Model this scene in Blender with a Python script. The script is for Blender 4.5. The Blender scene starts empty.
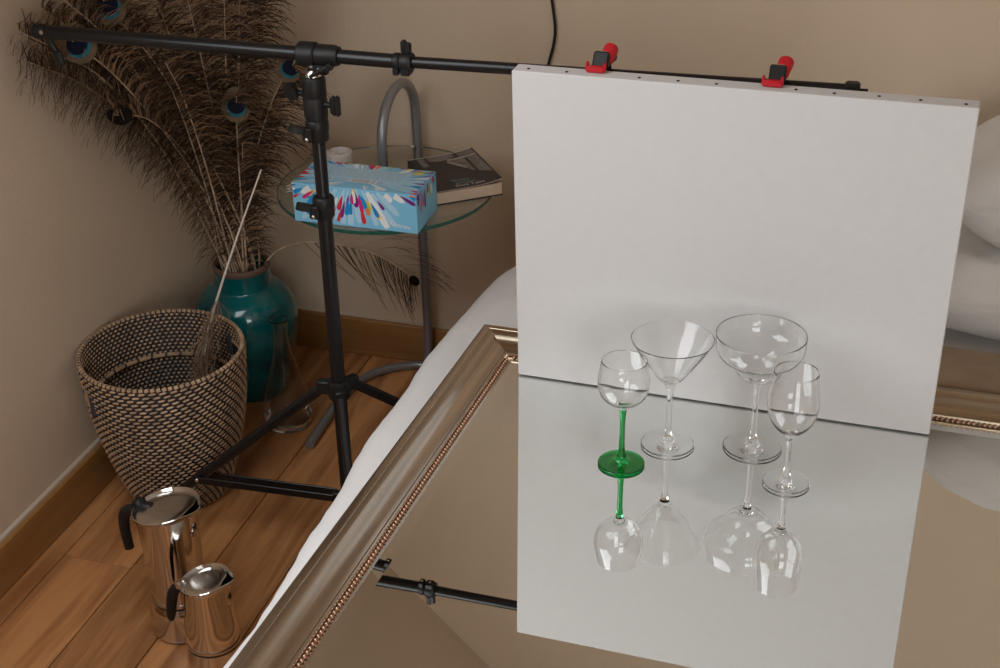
import bpy, math, random
from mathutils import Vector, Matrix, Euler, noise
PI = math.pi
random.seed(7)
S = bpy.context.scene
COL = S.collection
def V(*a): return Vector(a)
# ------------------------------------------------------------------ camera
CAM_R = V(0.95714923, 0.28931778, -0.01267176)
CAM_U = V(-0.13183802, 0.47428376, 0.87044452)
CAM_B = V(0.25784508, -0.83147468, 0.49210341)
cam = bpy.data.cameras.new('camera')
cam_o = bpy.data.objects.new('camera', cam)
COL.objects.link(cam_o)
cam.sensor_width = 36.0
cam.lens = 49.02
cam.clip_start = 0.02
m3 = Matrix((CAM_R, CAM_U, CAM_B)).transposed()
cam_o.matrix_world = Matrix.Translation((0, 0, 1.5241)) @ m3.to_4x4()
S.camera = cam_o
# ------------------------------------------------------------------ world, light, exposure
w = bpy.data.worlds.new('world'); S.world = w; w.use_nodes = True
w.node_tree.nodes['Background'].inputs[0].default_value = (0.75, 0.86, 1.0, 1)
w.node_tree.nodes['Background'].inputs[1].default_value = 0.6
S.view_settings.view_transform = 'Standard'
S.view_settings.look = 'None'
S.view_settings.gamma = 1.0
S.view_settings.use_curve_mapping = False
S.view_settings.exposure = 0.0
try:
    S.cycles.max_bounces = 16
    S.cycles.transmission_bounces = 14
    S.cycles.glossy_bounces = 8
    S.cycles.diffuse_bounces = 5
    S.cycles.transparent_max_bounces = 12
except Exception:
    pass
# room geometry numbers
XL, YB, XR, YF, ZC, KNEE = -1.367, 2.418, 1.95, -1.75, 2.35, 1.045
def slope_z(x): return KNEE + (x - XL)
# skylight in the sloping ceiling, left of the camera
SKX0, SKX1, SKY0, SKY1 = -1.30, -0.72, 0.35, 1.40
def area(name, loc, normal, up, sx, sy, power, color):
    l = bpy.data.lights.new(name, 'AREA'); l.shape = 'RECTANGLE'
    l.size = sx; l.size_y = sy; l.energy = power; l.color = color
    o = bpy.data.objects.new(name, l); COL.objects.link(o)
    z = -Vector(normal).normalized(); x = Vector(up).cross(z).normalized(); y = z.cross(x)
    o.matrix_world = Matrix.Translation(loc) @ Matrix((x, y, z)).transposed().to_4x4()
    return o
sxc = (SKX0 + SKX1) / 2
sky_light = area('skylight_daylight', (sxc - .03, (SKY0 + SKY1) / 2, slope_z(sxc) + .03), (1, 0, -1), (1, 0, 1), SKY1 - SKY0 - .02, (SKX1 - SKX0) * 1.414 - .02, 11.5, (0.96, 0.98, 1.0))
# window in the wall behind the camera
WX0, WX1, WZ0, WZ1 = 0.5, 1.7, 0.95, 2.15
win_light = area('window_daylight', ((WX0 + WX1) / 2, YF + .01, (WZ0 + WZ1) / 2), (0, 1, 0), (0, 0, 1), WX1 - WX0, WZ1 - WZ0, 31, (0.97, 0.985, 1.0))

# ------------------------------------------------------------------ materials
def mat(name, col, rough=.5, metal=0., var=0., vscale=8., bump=0., bscale=60., trans=0., ior=1.45, coat=0., spec=None, stretch=(1, 1, 1), col2=None, detail=4., sheen=0.):
    m = bpy.data.materials.new(name); m.use_nodes = True
    nt = m.node_tree; b = nt.nodes['Principled BSDF']
    b.inputs['Base Color'].default_value = (*col, 1)
    b.inputs['Roughness'].default_value = rough
    b.inputs['Metallic'].default_value = metal
    b.inputs['IOR'].default_value = ior
    b.inputs['Transmission Weight'].default_value = trans
    b.inputs['Coat Weight'].default_value = coat
    b.inputs['Sheen Weight'].default_value = sheen
    if spec is not None: b.inputs['Specular IOR Level'].default_value = spec
    if var or col2 or bump:
        tc = nt.nodes.new('ShaderNodeTexCoord'); mp = nt.nodes.new('ShaderNodeMapping')
        mp.inputs['Scale'].default_value = stretch
        nt.links.new(tc.outputs['Object'], mp.inputs['Vector'])
    if var or col2:
        n = nt.nodes.new('ShaderNodeTexNoise'); n.inputs['Scale'].default_value = vscale; n.inputs['Detail'].default_value = detail
        nt.links.new(mp.outputs[0], n.inputs['Vector'])
        r = nt.nodes.new('ShaderNodeValToRGB')
        c2 = col2 if col2 else tuple(min(1, c * (1 + var)) for c in col)
        c1 = tuple(c * (1 - var) for c in col)
        r.color_ramp.elements[0].color = (*c1, 1); r.color_ramp.elements[0].position = .3
        r.color_ramp.elements[1].color = (*c2, 1); r.color_ramp.elements[1].position = .7
        nt.links.new(n.outputs['Fac'], r.inputs['Fac']); nt.links.new(r.outputs['Color'], b.inputs['Base Color'])
    if bump:
        n2 = nt.nodes.new('ShaderNodeTexNoise'); n2.inputs['Scale'].default_value = bscale; n2.inputs['Detail'].default_value = 5
        nt.links.new(mp.outputs[0], n2.inputs['Vector'])
        bp = nt.nodes.new('ShaderNodeBump'); bp.inputs['Strength'].default_value = bump; bp.inputs['Distance'].default_value = .002
        nt.links.new(n2.outputs['Fac'], bp.inputs['Height']); nt.links.new(bp.outputs['Normal'], b.inputs['Normal'])
    return m
def wood_mat(name, dark, light, rough, along='y', rnd=.25, fine=26.):
    m = bpy.data.materials.new(name); m.use_nodes = True
    nt = m.node_tree; b = nt.nodes['Principled BSDF']; b.inputs['Roughness'].default_value = rough
    tc = nt.nodes.new('ShaderNodeTexCoord'); mp = nt.nodes.new('ShaderNodeMapping')
    mp.inputs['Scale'].default_value = {'y': (1, .09, 1), 'x': (.09, 1, 1)}[along]
    oi = nt.nodes.new('ShaderNodeObjectInfo')
    ad = nt.nodes.new('ShaderNodeVectorMath'); ad.operation = 'ADD'
    mu = nt.nodes.new('ShaderNodeMath'); mu.operation = 'MULTIPLY'; mu.inputs[1].default_value = 37.
    nt.links.new(oi.outputs['Random'], mu.inputs[0])
    nt.links.new(tc.outputs['Object'], mp.inputs['Vector']); nt.links.new(mp.outputs[0], ad.inputs[0]); nt.links.new(mu.outputs[0], ad.inputs[1])
    n = nt.nodes.new('ShaderNodeTexNoise'); n.inputs['Scale'].default_value = fine; n.inputs['Detail'].default_value = 8; n.inputs['Distortion'].default_value = 1.2
    nt.links.new(ad.outputs[0], n.inputs['Vector'])
    r = nt.nodes.new('ShaderNodeValToRGB')
    r.color_ramp.elements[0].color = (*dark, 1); r.color_ramp.elements[0].position = .33
    r.color_ramp.elements[1].color = (*light, 1); r.color_ramp.elements[1].position = .62
    nt.links.new(n.outputs['Fac'], r.inputs['Fac'])
    hs = nt.nodes.new('ShaderNodeHueSaturation')
    mr = nt.nodes.new('ShaderNodeMapRange'); mr.inputs['To Min'].default_value = 1 - rnd; mr.inputs['To Max'].default_value = 1 + rnd
    nt.links.new(oi.outputs['Random'], mr.inputs['Value']); nt.links.new(mr.outputs[0], hs.inputs['Value'])
    nt.links.new(r.outputs['Color'], hs.inputs['Color']); nt.links.new(hs.outputs['Color'], b.inputs['Base Color'])
    bp = nt.nodes.new('ShaderNodeBump'); bp.inputs['Strength'].default_value = .12; bp.inputs['Distance'].default_value = .001
    nt.links.new(n.outputs['Fac'], bp.inputs['Height']); nt.links.new(bp.outputs['Normal'], b.inputs['Normal'])
    return m
M = dict(
    wall=mat('beige_paint', (.61, .487, .362), .85, var=.035, vscale=3, bump=.25, bscale=140),
    ceil=mat('ceiling_paint', (.63, .51, .385), .9, var=.03, vscale=3),
    ceil_w=mat('white_ceiling_paint', (.84, .83, .80), .9),
    wood=wood_mat('oak_plank', (.27, .108, .036), (.53, .248, .094), .40, rnd=.18),
    gap=mat('dark_gap', (.05, .022, .01), .9),
    skirt_y=wood_mat('skirting_wood_y', (.25, .118, .036), (.35, .175, .055), .35, 'y', .05, 18),
    skirt_x=wood_mat('skirting_wood_x', (.25, .118, .036), (.35, .175, .055), .35, 'x', .05, 18),
    caulk=mat('caulk', (.55, .47, .38), .8),
    sheet=mat('white_cotton', (.72, .71, .70), .9, bump=.2, bscale=300, sheen=.1),
    pillow=mat('white_pillow', (.74, .725, .70), .9, bump=.35, bscale=40, sheen=.1),
    tan=mat('tan_wool', (.33, .235, .15), .95, var=.12, vscale=30, bump=.6, bscale=250, sheen=.2),
    bedwood=mat('bed_base', (.20, .12, .07), .6),
    canvas=mat('primed_canvas', (.635, .627, .622), .8, var=.012, vscale=60, bump=.35, bscale=900),
    frame=mat('champagne_leaf', (.54, .475, .40), .22, 1., var=.22, vscale=110, stretch=(1, .02, 1), bump=.05, bscale=160),  # lengthwise streaks in the leaf colour stand in for striped reflections
    frame_x_shaded=mat('champagne_leaf_x_shaded', (.42, .345, .25), .24, 1., var=.22, vscale=110, stretch=(.02, 1, 1), bump=.05, bscale=160),  # shade behind the canvas put into a darker leaf colour; streaks imitate reflections
    bead=mat('copper_bead', (.50, .31, .215), .32, 1.),
    mirror=mat('silvered_mirror', (.83, .845, .82), .0, 1.),
    black=mat('black_metal', (.008, .008, .009), .30, 0., spec=.45),
    plastic=mat('black_plastic', (.011, .011, .011), .45, spec=.35),
    chrome=mat('chrome', (.75, .74, .72), .12, 1.),
    rivet=mat('rivet', (.6, .55, .5), .35, 1.),
    steel=mat('polished_steel', (.62, .60, .575), .07, 1., bump=.012, bscale=30),
    lid=mat('worn_steel', (.60, .585, .56), .2, 1., var=.12, vscale=40),
    gasket=mat('dark_gasket', (.03, .03, .03), .6),
    grey=mat('grey_tube', (.26, .265, .275), .32, .45),
    tglass=mat('table_glass', (.90, .97, .94), .0, trans=1., ior=1.45),
    tedge=mat('green_edge', (.02, .16, .12), .1, trans=.45, ior=1.45),
    glass=mat('clear_glass', (.99, .993, .99), .0, trans=1., ior=1.40),
    oldglass=mat('carafe_glass', (.95, .96, .95), .02, trans=1., ior=1.40),
    green=mat('green_glass', (.02, .50, .11), .0, trans=1., ior=1.47),
    vase=mat('turquoise_glaze', (.0, .075, .085), .14, var=.35, vscale=14, coat=.5, col2=(.004, .15, .155)),
    clay=mat('brown_clay', (.12, .07, .045), .7, var=.3),
    bwall=mat('dark_reed', (.035, .028, .026), .7),
    stitch=mat('tan_rattan', (.40, .265, .16), .55, var=.35, vscale=45),
    bwrap=mat('charcoal_binding', (.05, .05, .055), .7),
    shaft=mat('quill', (.50, .36, .245), .5, var=.4, vscale=60, stretch=(1, 1, .4)),
    white_quill=mat('white_quill', (.68, .61, .53), .45),
    barb=mat('feather_barb', (.046, .027, .016), .6, var=.4, vscale=25, spec=.2),
    eye_d=mat('eye_dark', (.010, .008, .007), .9, spec=.03),
    barb2=mat('feather_barb_bronze', (.19, .115, .066), .5, var=.3, vscale=25, spec=.3),
    tuft=mat('brown_tuft', (.20, .13, .085), .7, var=.4, vscale=40),
    eye_b=mat('eye_bronze', (.115, .070, .040), .6, 0., spec=.15, var=.2, vscale=50),
    eye_g=mat('eye_green', (.075, .085, .03), .6, 0., spec=.15, var=.3, vscale=60),
    eye_t=mat('eye_teal', (.0, .095, .125), .5, 0., spec=.2, var=.3, vscale=60),
    eye_n=mat('eye_navy', (.003, .004, .016), .6, spec=.1),
    box=mat('tissue_box_blue', (.22, .55, .78), .35),
    p_white=mat('print_white', (.80, .84, .86), .4), p_pale=mat('print_pale_blue', (.42, .67, .84), .4),
    p_sky=mat('print_sky', (.25, .58, .80), .4), p_blue=mat('print_blue', (.01, .25, .60), .4), p_purple=mat('print_purple', (.19, .015, .20), .4),
    p_red=mat('print_red', (.62, .03, .04), .4), p_pink=mat('print_pink', (.60, .02, .20), .4), p_green=mat('print_green', (.42, .55, .08), .4),
    p_yellow=mat('print_yellow', (.80, .62, .15), .4), p_orange=mat('print_orange', (.75, .22, .07), .4),
    p_grey=mat('print_grey', (.30, .36, .40), .5), p_dark=mat('print_dark', (.06, .07, .08), .5), p_text=mat('print_text_grey', (.42, .52, .58), .5),
    paper=mat('book_paper', (.66, .50, .37), .9, bump=.3, bscale=500, stretch=(.1, .1, 8)),
    cover=mat('book_cover', (.028, .023, .022), .4),
    cov_g=mat('cover_grey', (.19, .165, .15), .45, var=.3, vscale=60), cov_l=mat('cover_light', (.36, .32, .29), .45, var=.2, vscale=60),
    cov_teal=mat('cover_teal', (.20, .36, .33), .45), cov_w=mat('cover_white', (.62, .58, .54), .45), cov_edge=mat('cover_edge', (.66, .60, .54), .6),
    white_pl=mat('white_plastic', (.66, .61, .57), .4), socket=mat('socket_shade', (.45, .40, .37), .5),
    beadglass=mat('clear_plastic', (.75, .70, .62), .2, trans=.5),
    red=mat('red_rubber', (.50, .012, .022), .45), frame_w=mat('window_white', (.8, .8, .8), .4),
)
# ------------------------------------------------------------------ mesh helpers
class MB:
    def __init__(s): s.v = []; s.f = []; s.mi = []; s.cur = 0
    def add(s, vs, fs):
        k = len(s.v); s.v += [tuple(v) for v in vs]
        for f in fs: s.f.append([i + k for i in f]); s.mi.append(s.cur)
        return s
    def box(s, c, size, rot=None, taper=1., bev=0.):
        hx, hy, hz = [a / 2 for a in size]
        R = rot if rot else Matrix.Identity(3)
        if bev <= 0:
            p = []
            for z, t in ((-hz, 1), (hz, taper)):
                for x, y in ((-hx, -hy), (hx, -hy), (hx, hy), (-hx, hy)): p.append(Vector(c) + R @ V(x * t, y * t, z))
            return s.add(p, [(3, 2, 1, 0), (4, 5, 6, 7), (0, 1, 5, 4), (1, 2, 6, 5), (2, 3, 7, 6), (3, 0, 4, 7)])
        b = min(bev, hx * .95, hy * .95, hz * .95); rings = []
        for z, i in ((-hz, b), (-hz + b, 0), (hz - b, 0), (hz, b)):
            x1, y1 = hx - i, hy - i; k = b if i == 0 else b * .3
            ring = [(-x1 + k, -y1), (x1 - k, -y1), (x1, -y1 + k), (x1, y1 - k), (x1 - k, y1), (-x1 + k, y1), (-x1, y1 - k), (-x1, -y1 + k)]
            rings.append([Vector(c) + R @ V(x, y, z) for x, y in ring])
        vs = [q for r in rings for q in r]; fs = [tuple(range(7, -1, -1)), tuple(range(24, 32))]
        for a in range(3):
            for j in range(8): fs.append((a * 8 + j, a * 8 + (j + 1) % 8, a * 8 + 8 + (j + 1) % 8, a * 8 + 8 + j))
        return s.add(vs, fs)
    def tube(s, pts, r, seg=12, caps=True, closed=False):
        pts = [Vector(p) for p in pts]; n = len(pts)
        rs = r if isinstance(r, (list, tuple)) else [r] * n
        vs = []; fs = []; up = None
        for i, p in enumerate(pts):
            if closed: t = pts[(i + 1) % n] - pts[i - 1]
            else: t = pts[min(i + 1, n - 1)] - pts[max(i - 1, 0)]
            t.normalize()
            if up is None:
                up = V(0, 0, 1) if abs(t.z) < .9 else V(1, 0, 0)
            a = up - t * up.dot(t)
            if a.length < 1e-5: a = t.orthogonal()
            a.normalize(); b = t.cross(a); up = a
            for j in range(seg):
                q = 2 * PI * j / seg
                vs.append(p + (a * math.cos(q) + b * math.sin(q)) * rs[i])
        m = n if closed else n - 1
        for i in range(m):
            i2 = (i + 1) % n
            for j in range(seg):
                fs.append((i * seg + j, i * seg + (j + 1) % seg, i2 * seg + (j + 1) % seg, i2 * seg + j))
        if caps and not closed:
            fs.append(tuple(range(seg - 1, -1, -1))); fs.append(tuple((n - 1) * seg + j for j in range(seg)))
        return s.add(vs, fs)
    def lathe(s, prof, seg=48, c=(0, 0, 0), axis=None, shape=None):
        R = axis if axis else Matrix.Identity(3)
        vs = []; fs = []; idx = []
        for (r, z) in prof:
            if abs(r) < 1e-7: idx.append([len(vs)] * seg); vs.append(Vector(c) + R @ V(0, 0, z))
            else:
                idx.append(list(range(len(vs), len(vs) + seg)))
                for j in range(seg):
                    q = 2 * PI * j / seg; x, y = r * math.cos(q), r * math.sin(q); zz = z
                    if shape: x, y, zz = shape(x, y, z, q)
                    vs.append(Vector(c) + R @ V(x, y, zz))
        for a in range(len(prof) - 1):
            A, B = idx[a], idx[a + 1]
            for j in range(seg):
                k = (j + 1) % seg; f = []
                for q in (A[j], A[k], B[k], B[j]):
                    if q not in f: f.append(q)
                if len(f) > 2: fs.append(tuple(f))
        return s.add(vs, fs)
    def prism(s, poly, h0, h1, tf):   # polygon extruded from h0 to h1, tf maps local to space
        n = len(poly)
        vs = [tf(V(x, y, h0)) for x, y in poly] + [tf(V(x, y, h1)) for x, y in poly]
        fs = [tuple(range(n - 1, -1, -1)), tuple(range(n, 2 * n))] + [(i, (i + 1) % n, n + (i + 1) % n, n + i) for i in range(n)]
        return s.add(vs, fs)
    def grid(s, nu, nv, fn, flip=False, wrap=False):
        vs = [fn(i / (nu - (0 if wrap else 1)), j / (nv - 1)) for i in range(nu) for j in range(nv)]; fs = []
        for i in range(nu if wrap else nu - 1):
            for j in range(nv - 1):
                i2 = (i + 1) % nu
                q = (i * nv + j, i2 * nv + j, i2 * nv + j + 1, i * nv + j + 1)
                fs.append(q[::-1] if flip else q)
        return s.add(vs, fs)
    def build(s, name, mats, parent=None, smooth=True, angle=40, off=None):
        me = bpy.data.meshes.new(name)
        vs = s.v
        if off is not None: vs = [(a - off[0], b - off[1], c - off[2]) for a, b, c in vs]
        me.from_pydata(vs, [], s.f)
        mats = mats if isinstance(mats, (list, tuple)) else [mats]
        for m in mats: me.materials.append(M[m] if isinstance(m, str) else m)
        me.polygons.foreach_set('material_index', s.mi)
        me.update()
        if smooth:
            me.polygons.foreach_set('use_smooth', [True] * len(me.polygons))
            me.set_sharp_from_angle(angle=math.radians(angle))
        o = bpy.data.objects.new(name, me); COL.objects.link(o)
        if parent: o.parent = parent
        return o
def tag(o, label, cat, group=None):
    o['label'] = label; o['category'] = cat
    if group: o['group'] = group
    return o
def thing(name, label, cat, loc=(0, 0, 0), group=None, mw=None):
    o = bpy.data.objects.new(name, None); o.empty_display_size = .05; COL.objects.link(o)
    if mw is not None: o.matrix_world = mw
    else: o.location = loc
    return tag(o, label, cat, group)
def struct(o):
    o['kind'] = 'structure'; return o
def copy_tree(o, parent=None):
    c = o.copy(); COL.objects.link(c)
    if parent: c.parent = parent
    for ch in list(o.children): copy_tree(ch, c)
    return c
def rot_to(d, up=(0, 0, 1)):      # matrix whose local Z points along d
    z = Vector(d).normalized(); u = Vector(up)
    if abs(z.dot(u)) > .98: u = V(0, 1, 0)
    x = u.cross(z).normalized(); y = z.cross(x)
    return Matrix((x, y, z)).transposed()
def bez(ps, n):
    ps = [Vector(p) for p in ps]; out = []
    for i in range(n):
        t = i / (n - 1); q = ps[:]
        while len(q) > 1: q = [q[k].lerp(q[k + 1], t) for k in range(len(q) - 1)]
        out.append(q[0])
    return out
def smooth_path(ps, n):          # Catmull-Rom
    ps = [Vector(p) for p in ps]; P = [ps[0] * 2 - ps[1]] + ps + [ps[-1] * 2 - ps[-2]]; out = []
    for i in range(1, len(P) - 2):
        for k in range(n):
            t = k / n; a, b, c, d = P[i - 1:i + 3]
            out.append(.5 * ((2 * b) + (c - a) * t + (2 * a - 5 * b + 4 * c - d) * t * t + (3 * b - a - 3 * c + d) * t ** 3))
    out.append(ps[-1]); return out
def text_mesh(body, size):
    cu = bpy.data.curves.new('txt', 'FONT'); cu.body = body; cu.size = size
    o = bpy.data.objects.new('txt', cu); COL.objects.link(o)
    dg = bpy.context.evaluated_depsgraph_get(); dg.update()
    me = bpy.data.meshes.new_from_object(o.evaluated_get(dg))
    vs = [v.co.copy() for v in me.vertices]; fs = [tuple(p.vertices) for p in me.polygons]
    bpy.data.objects.remove(o); bpy.data.curves.remove(cu); bpy.data.meshes.remove(me)
    return vs, fs

# ------------------------------------------------------------------ room
fl = struct(MB().box(((XL + XR) / 2, (YF + YB) / 2, -.03), (XR - XL + .2, YB - YF + .2, .05)).build('floor', 'gap', smooth=False))
PW = .1343
x = -1.315 - PW
rp = random.Random(3)
joints = {0: 1.62, 2: 1.93}
k = 0
while x < XR:
    x0, x1 = max(x, XL) + .0009, min(x + PW, XR) - .0009
    kk = k - 1
    if x1 - x0 > .01:
        ys = [YF]
        if kk == 0: cuts = [-.9, .1, 1.605, YB]
        elif kk == 2: cuts = [-1.0, .6, 1.905, YB]
        else:
            cuts = []; y = YF + rp.uniform(.3, 1.2)
            while y < YB - .25: cuts.append(y); y += rp.uniform(.8, 1.35)
            cuts.append(YB)
        a = YF
        for b in cuts:
            c = ((x0 + x1) / 2, (a + b) / 2, -.0045)
            o = MB().box((0, 0, 0), (x1 - x0, b - a - .0012, .009), bev=.0012).build('plank', 'wood', fl, smooth=False)
            o.location = c
            a = b
    x += PW; k += 1
T = .06
wl = struct(MB().box((XL - T / 2, (YF + YB) / 2, KNEE / 2), (T, YB - YF, KNEE)).build('wall_left', 'wall', smooth=False))
def gable(y0, y1, name):
    xs = XL + (ZC - KNEE)
    poly = [(XL, 0), (XR, 0), (XR, ZC), (xs, ZC), (XL, KNEE)]
    m = MB(); m.prism(poly, y0, y1, lambda p: V(p.x, -p.z, p.y)); return m
mw_ = MB(); xs = XL + (ZC - KNEE)
struct(gable(-(YB + T), -YB, 'wall_back').build('wall_back', 'wall', smooth=False))
# front wall with window opening: strips around the opening
m = MB()
def fw(poly): m.prism(poly, -YF, -(YF - T), lambda p: V(p.x, -p.z, p.y))
fw([(XL, 0), (WX0, 0), (WX0, ZC), (xs, ZC), (XL, KNEE)]); fw([(WX1, 0), (XR, 0), (XR, ZC), (WX1, ZC)])
fw([(WX0, 0), (WX1, 0), (WX1, WZ0), (WX0, WZ0)]); fw([(WX0, WZ1), (WX1, WZ1), (WX1, ZC), (WX0, ZC)])
struct(m.build('wall_front', 'wall', smooth=False))
struct(MB().box((XR + T / 2, (YF + YB) / 2, ZC / 2), (T, YB - YF, ZC)).build('wall_right', 'wall', smooth=False))
m = MB(); m.box(((xs + XR) / 2, (YF + YB) / 2, ZC + T / 2), (XR - xs, YB - YF, T))
def sl(xa, xb, ya, yb):
    za, zb = slope_z(xa), slope_z(xb)
    p = [V(xa, ya, za), V(xb, ya, zb), V(xb, yb, zb), V(xa, yb, za)]; d = V(-.04, 0, .04)
    m.add(p + [q + d for q in p], [(0, 1, 2, 3)[::-1], (4, 5, 6, 7), (0, 1, 5, 4), (1, 2, 6, 5), (2, 3, 7, 6), (3, 0, 4, 7)])
m.mi = [1] * len(m.f)
sl(XL, SKX0, YF, YB); sl(SKX1, xs, YF, YB); sl(SKX0, SKX1, YF, SKY0); sl(SKX0, SKX1, SKY1, YB)
struct(m.build('ceiling', ['ceil', 'ceil_w'], smooth=False))
# skylight frame and window frame
m = MB()
for (xa, xb, ya, yb) in ((SKX0, SKX1, SKY0 - .03, SKY0), (SKX0, SKX1, SKY1, SKY1 + .03), (SKX0 - .02, SKX0, SKY0 - .03, SKY1 + .03), (SKX1, SKX1 + .02, SKY0 - .03, SKY1 + .03)):
    za, zb = slope_z(xa), slope_z(xb); e = V(.014, 0, -.014)
    p = [V(xa, ya, za), V(xb, ya, zb), V(xb, yb, zb), V(xa, yb, za)]
    m.add([q - e for q in p] + [q + e for q in p], [(0, 1, 2, 3), (7, 6, 5, 4), (0, 4, 5, 1), (1, 5, 6, 2), (2, 6, 7, 3), (3, 7, 4, 0)])
struct(m.build('window_1', 'frame_w', smooth=False))
m = MB()
for (xa, xb, za, zb) in ((WX0 - .06, WX0, WZ0 - .06, WZ1 + .06), (WX1, WX1 + .06, WZ0 - .06, WZ1 + .06), (WX0, WX1, WZ0 - .06, WZ0), (WX0, WX1, WZ1, WZ1 + .06)):
    m.box(((xa + xb) / 2, YF + .02, (za + zb) / 2), (xb - xa, .04, zb - za))
m.box(((WX0 + WX1) / 2, YF + .025, (WZ0 + WZ1) / 2), (.05, .02, WZ1 - WZ0))
struct(m.build('window_2', 'frame_w', smooth=False))
# baseboards
BH = .09
bl = struct(MB().box((XL + .0075, (YF + YB) / 2, BH / 2), (.015, YB - YF, BH), bev=.003).build('baseboard_left', 'skirt_y', smooth=False))
MB().box((XL + .004, (YF + YB) / 2, BH + .0025), (.008, YB - YF, .005)).build('caulk_line', 'caulk', bl, smooth=False)
bb = struct(MB().box(((XL + XR) / 2 + .008, YB - .0075, BH / 2), (XR - XL - .016, .015, BH), bev=.003).build('baseboard_back', 'skirt_x', smooth=False))
MB().box(((XL + XR) / 2 + .008, YB - .003, BH + .001), (XR - XL - .016, .006, .002)).build('caulk_line', 'caulk', bb, smooth=False)

# ------------------------------------------------------------------ bed, mirror coordinate frame
B0 = V(-.4989, 1.6992, .4513)
EX = V(.99963, -.02445, .01237).normalized(); EN = V(-.0115, .0368, .9993).normalized()
EY = EN.cross(EX).normalized(); EN = EX.cross(EY).normalized()
MIR = Matrix.Translation(B0) @ Matrix((EX, EY, EN)).transposed().to_4x4()
def mir_z(x, y, off=0.): return B0.z + off - (EN.x * (x - B0.x) + EN.y * (y - B0.y)) / EN.z
bed = thing('bed', 'low bed with wrinkled white cotton sheet hanging over its side', 'bed', (.1, 1.1, 0))
BX1, BY0, BY1 = 1.05, .05, 2.385
def bed_edge(y):
    k = max(0., min(1., (y - 1.15) / .55)); k = k * k * (3 - 2 * k)
    e = -.664 - .026 * k + .003 * math.sin(y * 8.) + .0015 * math.sin(y * 23 + 1)
    if y > 1.82: e += .34 * (y - 1.82) ** 2
    return e
def sheet_fn(u, v):
    y = BY0 + (BY1 - BY0) * v
    xe = bed_edge(y); R = .055
    # u: 0..0.2 hanging side, 0.2..0.32 rounded edge, rest top
    if u < .2:
        t = u / .2; z = .20 + (mir_z(xe, y, -.02) - R - .20) * t
        p = V(xe + .012 * math.sin(y * 31 + 2 * math.sin(y * 7)) * (1 - t), y, z)
    elif u < .32:
        a = (u - .2) / .12 * PI / 2
        zc = mir_z(xe, y, -.02) - R
        p = V(xe + R - R * math.cos(a), y, zc + R * math.sin(a))
    else:
        t = (u - .32) / .68; x = xe + R + (BX1 - xe - R) * t
        z = mir_z(x, y, -.02)
        if x > -.585 and y > 1.80 or x < -.59:
            z += .006 * max(-.6, noise.noise(V(x * 9, y * 14, 1.)))
        if y > 1.83: z += .05 * (y - 1.83) * (1 if x > -.3 else 1.2)
        p = V(x, y, z)
    k = max(0., min(1., (.45 - u) * 8)) + (1. if p.y > 1.82 else 0.)
    k = min(1, k)
    p += V(-1, 0, .5) * .0035 * k * noise.noise(V(p.x * 5, p.y * 11 + p.z * 9, 3.)) + V(-.6, 0, .4) * .0022 * k * noise.noise(V(p.x * 8, p.y * 38 + p.z * 30, 8.))
    return p
m = MB(); m.grid(90, 170, sheet_fn)
m.build('sheet', 'sheet', bed, off=bed.location, angle=80)
MB().box((.20, 1.2, .26), (1.6, 2.2, .24), bev=.03).build('mattress', 'sheet', bed, off=bed.location)
MB().box((.22, 1.2, .11), (1.5, 2.1, .06), bev=.01).build('bed_base', 'bedwood', bed, off=bed.location)
for sx in (-.4, .9):
    for sy in (.25, 2.15):
        MB().box((sx, sy, .04), (.06, .06, .08), bev=.006).build('leg', 'bedwood', bed, off=bed.location)

def pillow(name, label, c, size, rz, tilt, seed, group):
    m = MB(); sx, sy, sz = [a / 2 for a in size]
    def fn(u, v):
        a = (u - .5) * 2 * PI; b = (v - .5) * PI
        def sg(t, e): return math.copysign(abs(t) ** e, t)
        x = sx * sg(math.cos(b), .35) * sg(math.cos(a), .45); y = sy * sg(math.cos(b), .35) * sg(math.sin(a), .45); z = sz * sg(math.sin(b), .9)
        ed = max(abs(x) / sx, abs(y) / sy); z *= (1 - .75 * max(0, ed - .40) ** 1.4)
        p = V(x, y, z)
        w_ = noise.noise(V(x * 4 + seed, y * 4, z * 3)) * .012 + noise.noise(V(x * 9 + z * 14, y * 5 + seed, z * 16)) * .007 + max(0., .16 - abs(noise.noise(V(x * 5 - z * 13, seed, y * 5 + z * 6)))) * .05
        return p * (1 + w_ / .3) + V(0, 0, w_)
    m.grid(72, 44, fn, wrap=True, flip=True)
    o = m.build(name, 'pillow', angle=80)
    o.location = c; o.rotation_euler = (tilt, 0, rz)
    return tag(o, label, 'pillow', group)
pillow('pillow', 'white cotton pillow lying on the bed, lower of two behind the canvas', (.50, 2.145, .523), (.98, .40, .19), -.03, .05, 3., None)
pillow('pillow', 'crumpled white pillow on top of another pillow by the back wall', (.535, 2.145, .671), (.88, .38, .215), .0, .06, 11., None)
# tan blanket
m = MB()
def bl_fn(u, v):
    a = u * 2 * PI; x = -.02 + .95 * v
    r = noise.noise(V(x * 9, math.cos(a) * 2, 5.)) * .006
    e = math.copysign(abs(math.cos(a)) ** .5, math.cos(a)); f = math.copysign(abs(math.sin(a)) ** .6, math.sin(a))
    endk = min(1, v * 30, (1 - v) * 30) ** .5
    y = 1.868 - .024 * x + (.062 + r) * e * endk; z = .4590 + (.020 + r * .7) * f * endk + .01 * (.2 - x) * 0
    return V(x, y, z)
m.grid(36, 70, bl_fn, wrap=True, flip=True)
o = m.build('blanket', 'tan', angle=80)
tag(o, 'folded tan blanket strip on the bed behind the mirror frame', 'blanket')

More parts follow.
